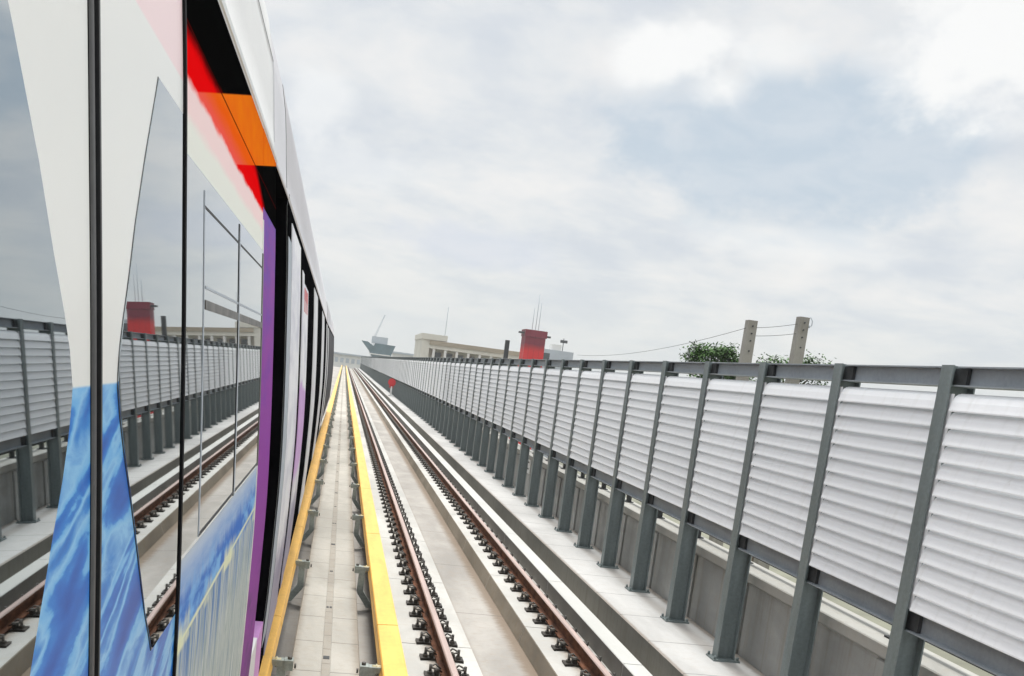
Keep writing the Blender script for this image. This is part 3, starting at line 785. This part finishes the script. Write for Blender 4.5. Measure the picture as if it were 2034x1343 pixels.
# ------------------------------------------------------------------ light and sky
SUNV = (-.02, .38, .92)
ln = math.sqrt(sum(c*c for c in SUNV)); SUNV = tuple(c/ln for c in SUNV)
elev = math.asin(SUNV[2]); az = math.atan2(SUNV[0], SUNV[1])
sd = bpy.data.lights.new('sun', 'SUN'); sd.energy = 2.4; sd.angle = radians(14); sd.color = (1, .965, .91)
so = bpy.data.objects.new('sun', sd); col.objects.link(so)
from mathutils import Vector
so.rotation_euler = Vector(SUNV).to_track_quat('Z', 'Y').to_euler(); so.location = (0, 0, 60)

w = bpy.data.worlds.new('World'); sc.world = w; w.use_nodes = True
n = N(w.node_tree)
bg = w.node_tree.nodes['Background']; out = w.node_tree.nodes['World Output']
sky = n.n('ShaderNodeTexSky', sky_type='NISHITA'); sky.sun_disc = False; sky.sun_elevation = elev; sky.sun_rotation = az
sky.air_density = 1.0; sky.dust_density = 3.0
gen = n.n('ShaderNodeTexCoord').outputs['Generated']
sp = n.n('ShaderNodeSeparateXYZ'); n.l(gen, sp.inputs[0])
# cloud deck: project the direction on a level sheet so that clouds flatten towards the horizon
hz = n.math('ADD', n.math('ABSOLUTE', sp.outputs[2]), .22)
cv = n.n('ShaderNodeCombineXYZ'); n.l(n.math('DIVIDE', sp.outputs[0], hz), cv.inputs[0]); n.l(n.math('DIVIDE', sp.outputs[1], hz), cv.inputs[1])
c1 = n.noise(cv.outputs[0], 2.3, 7, .55, .35)
c2 = n.noise(cv.outputs[0], 6.5, 6, .6, .3)
cl = n.math('ADD', n.math('MULTIPLY', c1, .7), n.math('MULTIPLY', c2, .3))
puffd = n.noise(n.scale(gen, 1, 1, 1.4), 24, 6, .6, .3)
puffn = n.noise(n.scale(gen, 1, 1, 1.5), 7.5, 8, .58, .25)
def lobe(cx, cy, cz, ax, ay, sharp0, sharp1, warp=.9):
    """a soft-edged bank of cloud or gap around a fixed direction"""
    c = Vector((cx, cy, cz)).normalized(); e1 = c.cross(Vector((0,0,1))).normalized(); e2 = e1.cross(c)
    def dot(v, s):
        o = n.n('ShaderNodeVectorMath', operation='DOT_PRODUCT'); n.l(gen, o.inputs[0]); o.inputs[1].default_value = tuple(v*s); return o.outputs['Value']
    a = dot(e1, 1/ax); b = dot(e2, 1/ay)
    r2 = n.math('SQRT', n.math('ADD', n.math('MULTIPLY', a, a), n.math('MULTIPLY', b, b)))
    f = n.math('SUBTRACT', 1, r2); f = n.math('ADD', f, n.math('MULTIPLY', n.math('SUBTRACT', n.math('ADD', n.math('MULTIPLY', puffn, .72), n.math('MULTIPLY', puffd, .28)), .5), warp*2.4))
    front = n.math('GREATER_THAN', dot(c, 1), 0)
    return n.math('MULTIPLY', n.step(f, sharp0, sharp1), front)
base = n.ramp(n.step(cl, .34, .66), [(0, srgb(214,220,227)), (.45, srgb(229,232,234)), (1, srgb(243,242,240))])
low = n.math('SUBTRACT', 1, n.step(sp.outputs[2], .0, .13))
base = n.mix(n.math('MULTIPLY', low, .75), base, srgb(224,229,228))
# thin bluish gap in the cloud, with bright puffs piled on its upper edge
gap = lobe(.372,.897,.225, .19,.082, .0, .42, .75)
base = n.mix(n.math('MULTIPLY', gap, .95), base, n.mix(n.step(c2, .35, .65), srgb(196,210,222), srgb(208,218,227)))
gap2 = lobe(.10,.985,.115, .12,.028, .05, .8, 1.2)
base = n.mix(n.math('MULTIPLY', gap2, .55), base, srgb(214,221,234))
for L_, am in ((lobe(.232,.925,.288, .036,.030, -.05, .85, 1.7), .95), (lobe(.268,.917,.297, .045,.026, -.05, .85, 1.8), .95), (lobe(.300,.914,.270, .034,.026, -.05, .85, 1.7), .9), (lobe(.335,.895,.300, .05,.03, .05, .9, 1.4), .6),
               (lobe(.52,.79,.335, .15,.11, .05, .6, 1.0), 1.0), (lobe(.555,.815,.215, .035,.045, .1, .7, 1.3), .8), (lobe(-.045,.974,.222, .045,.04, .1, .9, 1.2), .6), (lobe(.40,.91,.150, .18,.024, .05, .9, 1.3), .4), (lobe(.02,.98,.17, .10,.03, .05, .9, 1.3), .4)):
    base = n.mix(n.math('MULTIPLY', L_, am), base, srgb(253,253,251))
sc10 = n.n('ShaderNodeVectorMath', operation='SCALE'); n.l(base, sc10.inputs[0])
# an overcast dome is about three times as bright overhead as near the horizon
zen = n.math('ADD', 1.0, n.math('MULTIPLY', n.step(sp.outputs[2], .36, .95), 1.9))
n.l(n.math('MULTIPLY', zen, 8.3), sc10.inputs['Scale'])
n.l(n.mix(.93, sky.outputs[0], sc10.outputs[0]), bg.inputs['Color'])
bg.inputs['Strength'].default_value = .1

# ------------------------------------------------------------------ camera
yaw, pitch, roll, H = .18038, -.16216, .129, 2.63241
fw = Vector((sin(yaw)*cos(pitch), cos(yaw)*cos(pitch), sin(pitch)))
ri = Vector((cos(yaw), -sin(yaw), 0)); up = ri.cross(fw)
r2 = ri*cos(roll) + up*sin(roll); u2 = -ri*sin(roll) + up*cos(roll)
from mathutils import Matrix
cd = bpy.data.cameras.new('camera'); co = bpy.data.objects.new('camera', cd); col.objects.link(co)
cd.sensor_width = 36; cd.lens = 2050/2034*36; cd.shift_y = 417.06/2034
cd.clip_start = .02; cd.clip_end = 9000
co.matrix_world = Matrix(((r2.x,u2.x,-fw.x,0),(r2.y,u2.y,-fw.y,0),(r2.z,u2.z,-fw.z,H),(0,0,0,1)))
sc.camera = co
sc.render.engine = 'CYCLES'
sc.cycles.max_bounces = 6
vs = sc.view_settings
vs.view_transform = 'Standard'; vs.look = 'None'; vs.exposure = .3; vs.gamma = 1; vs.use_curve_mapping = False
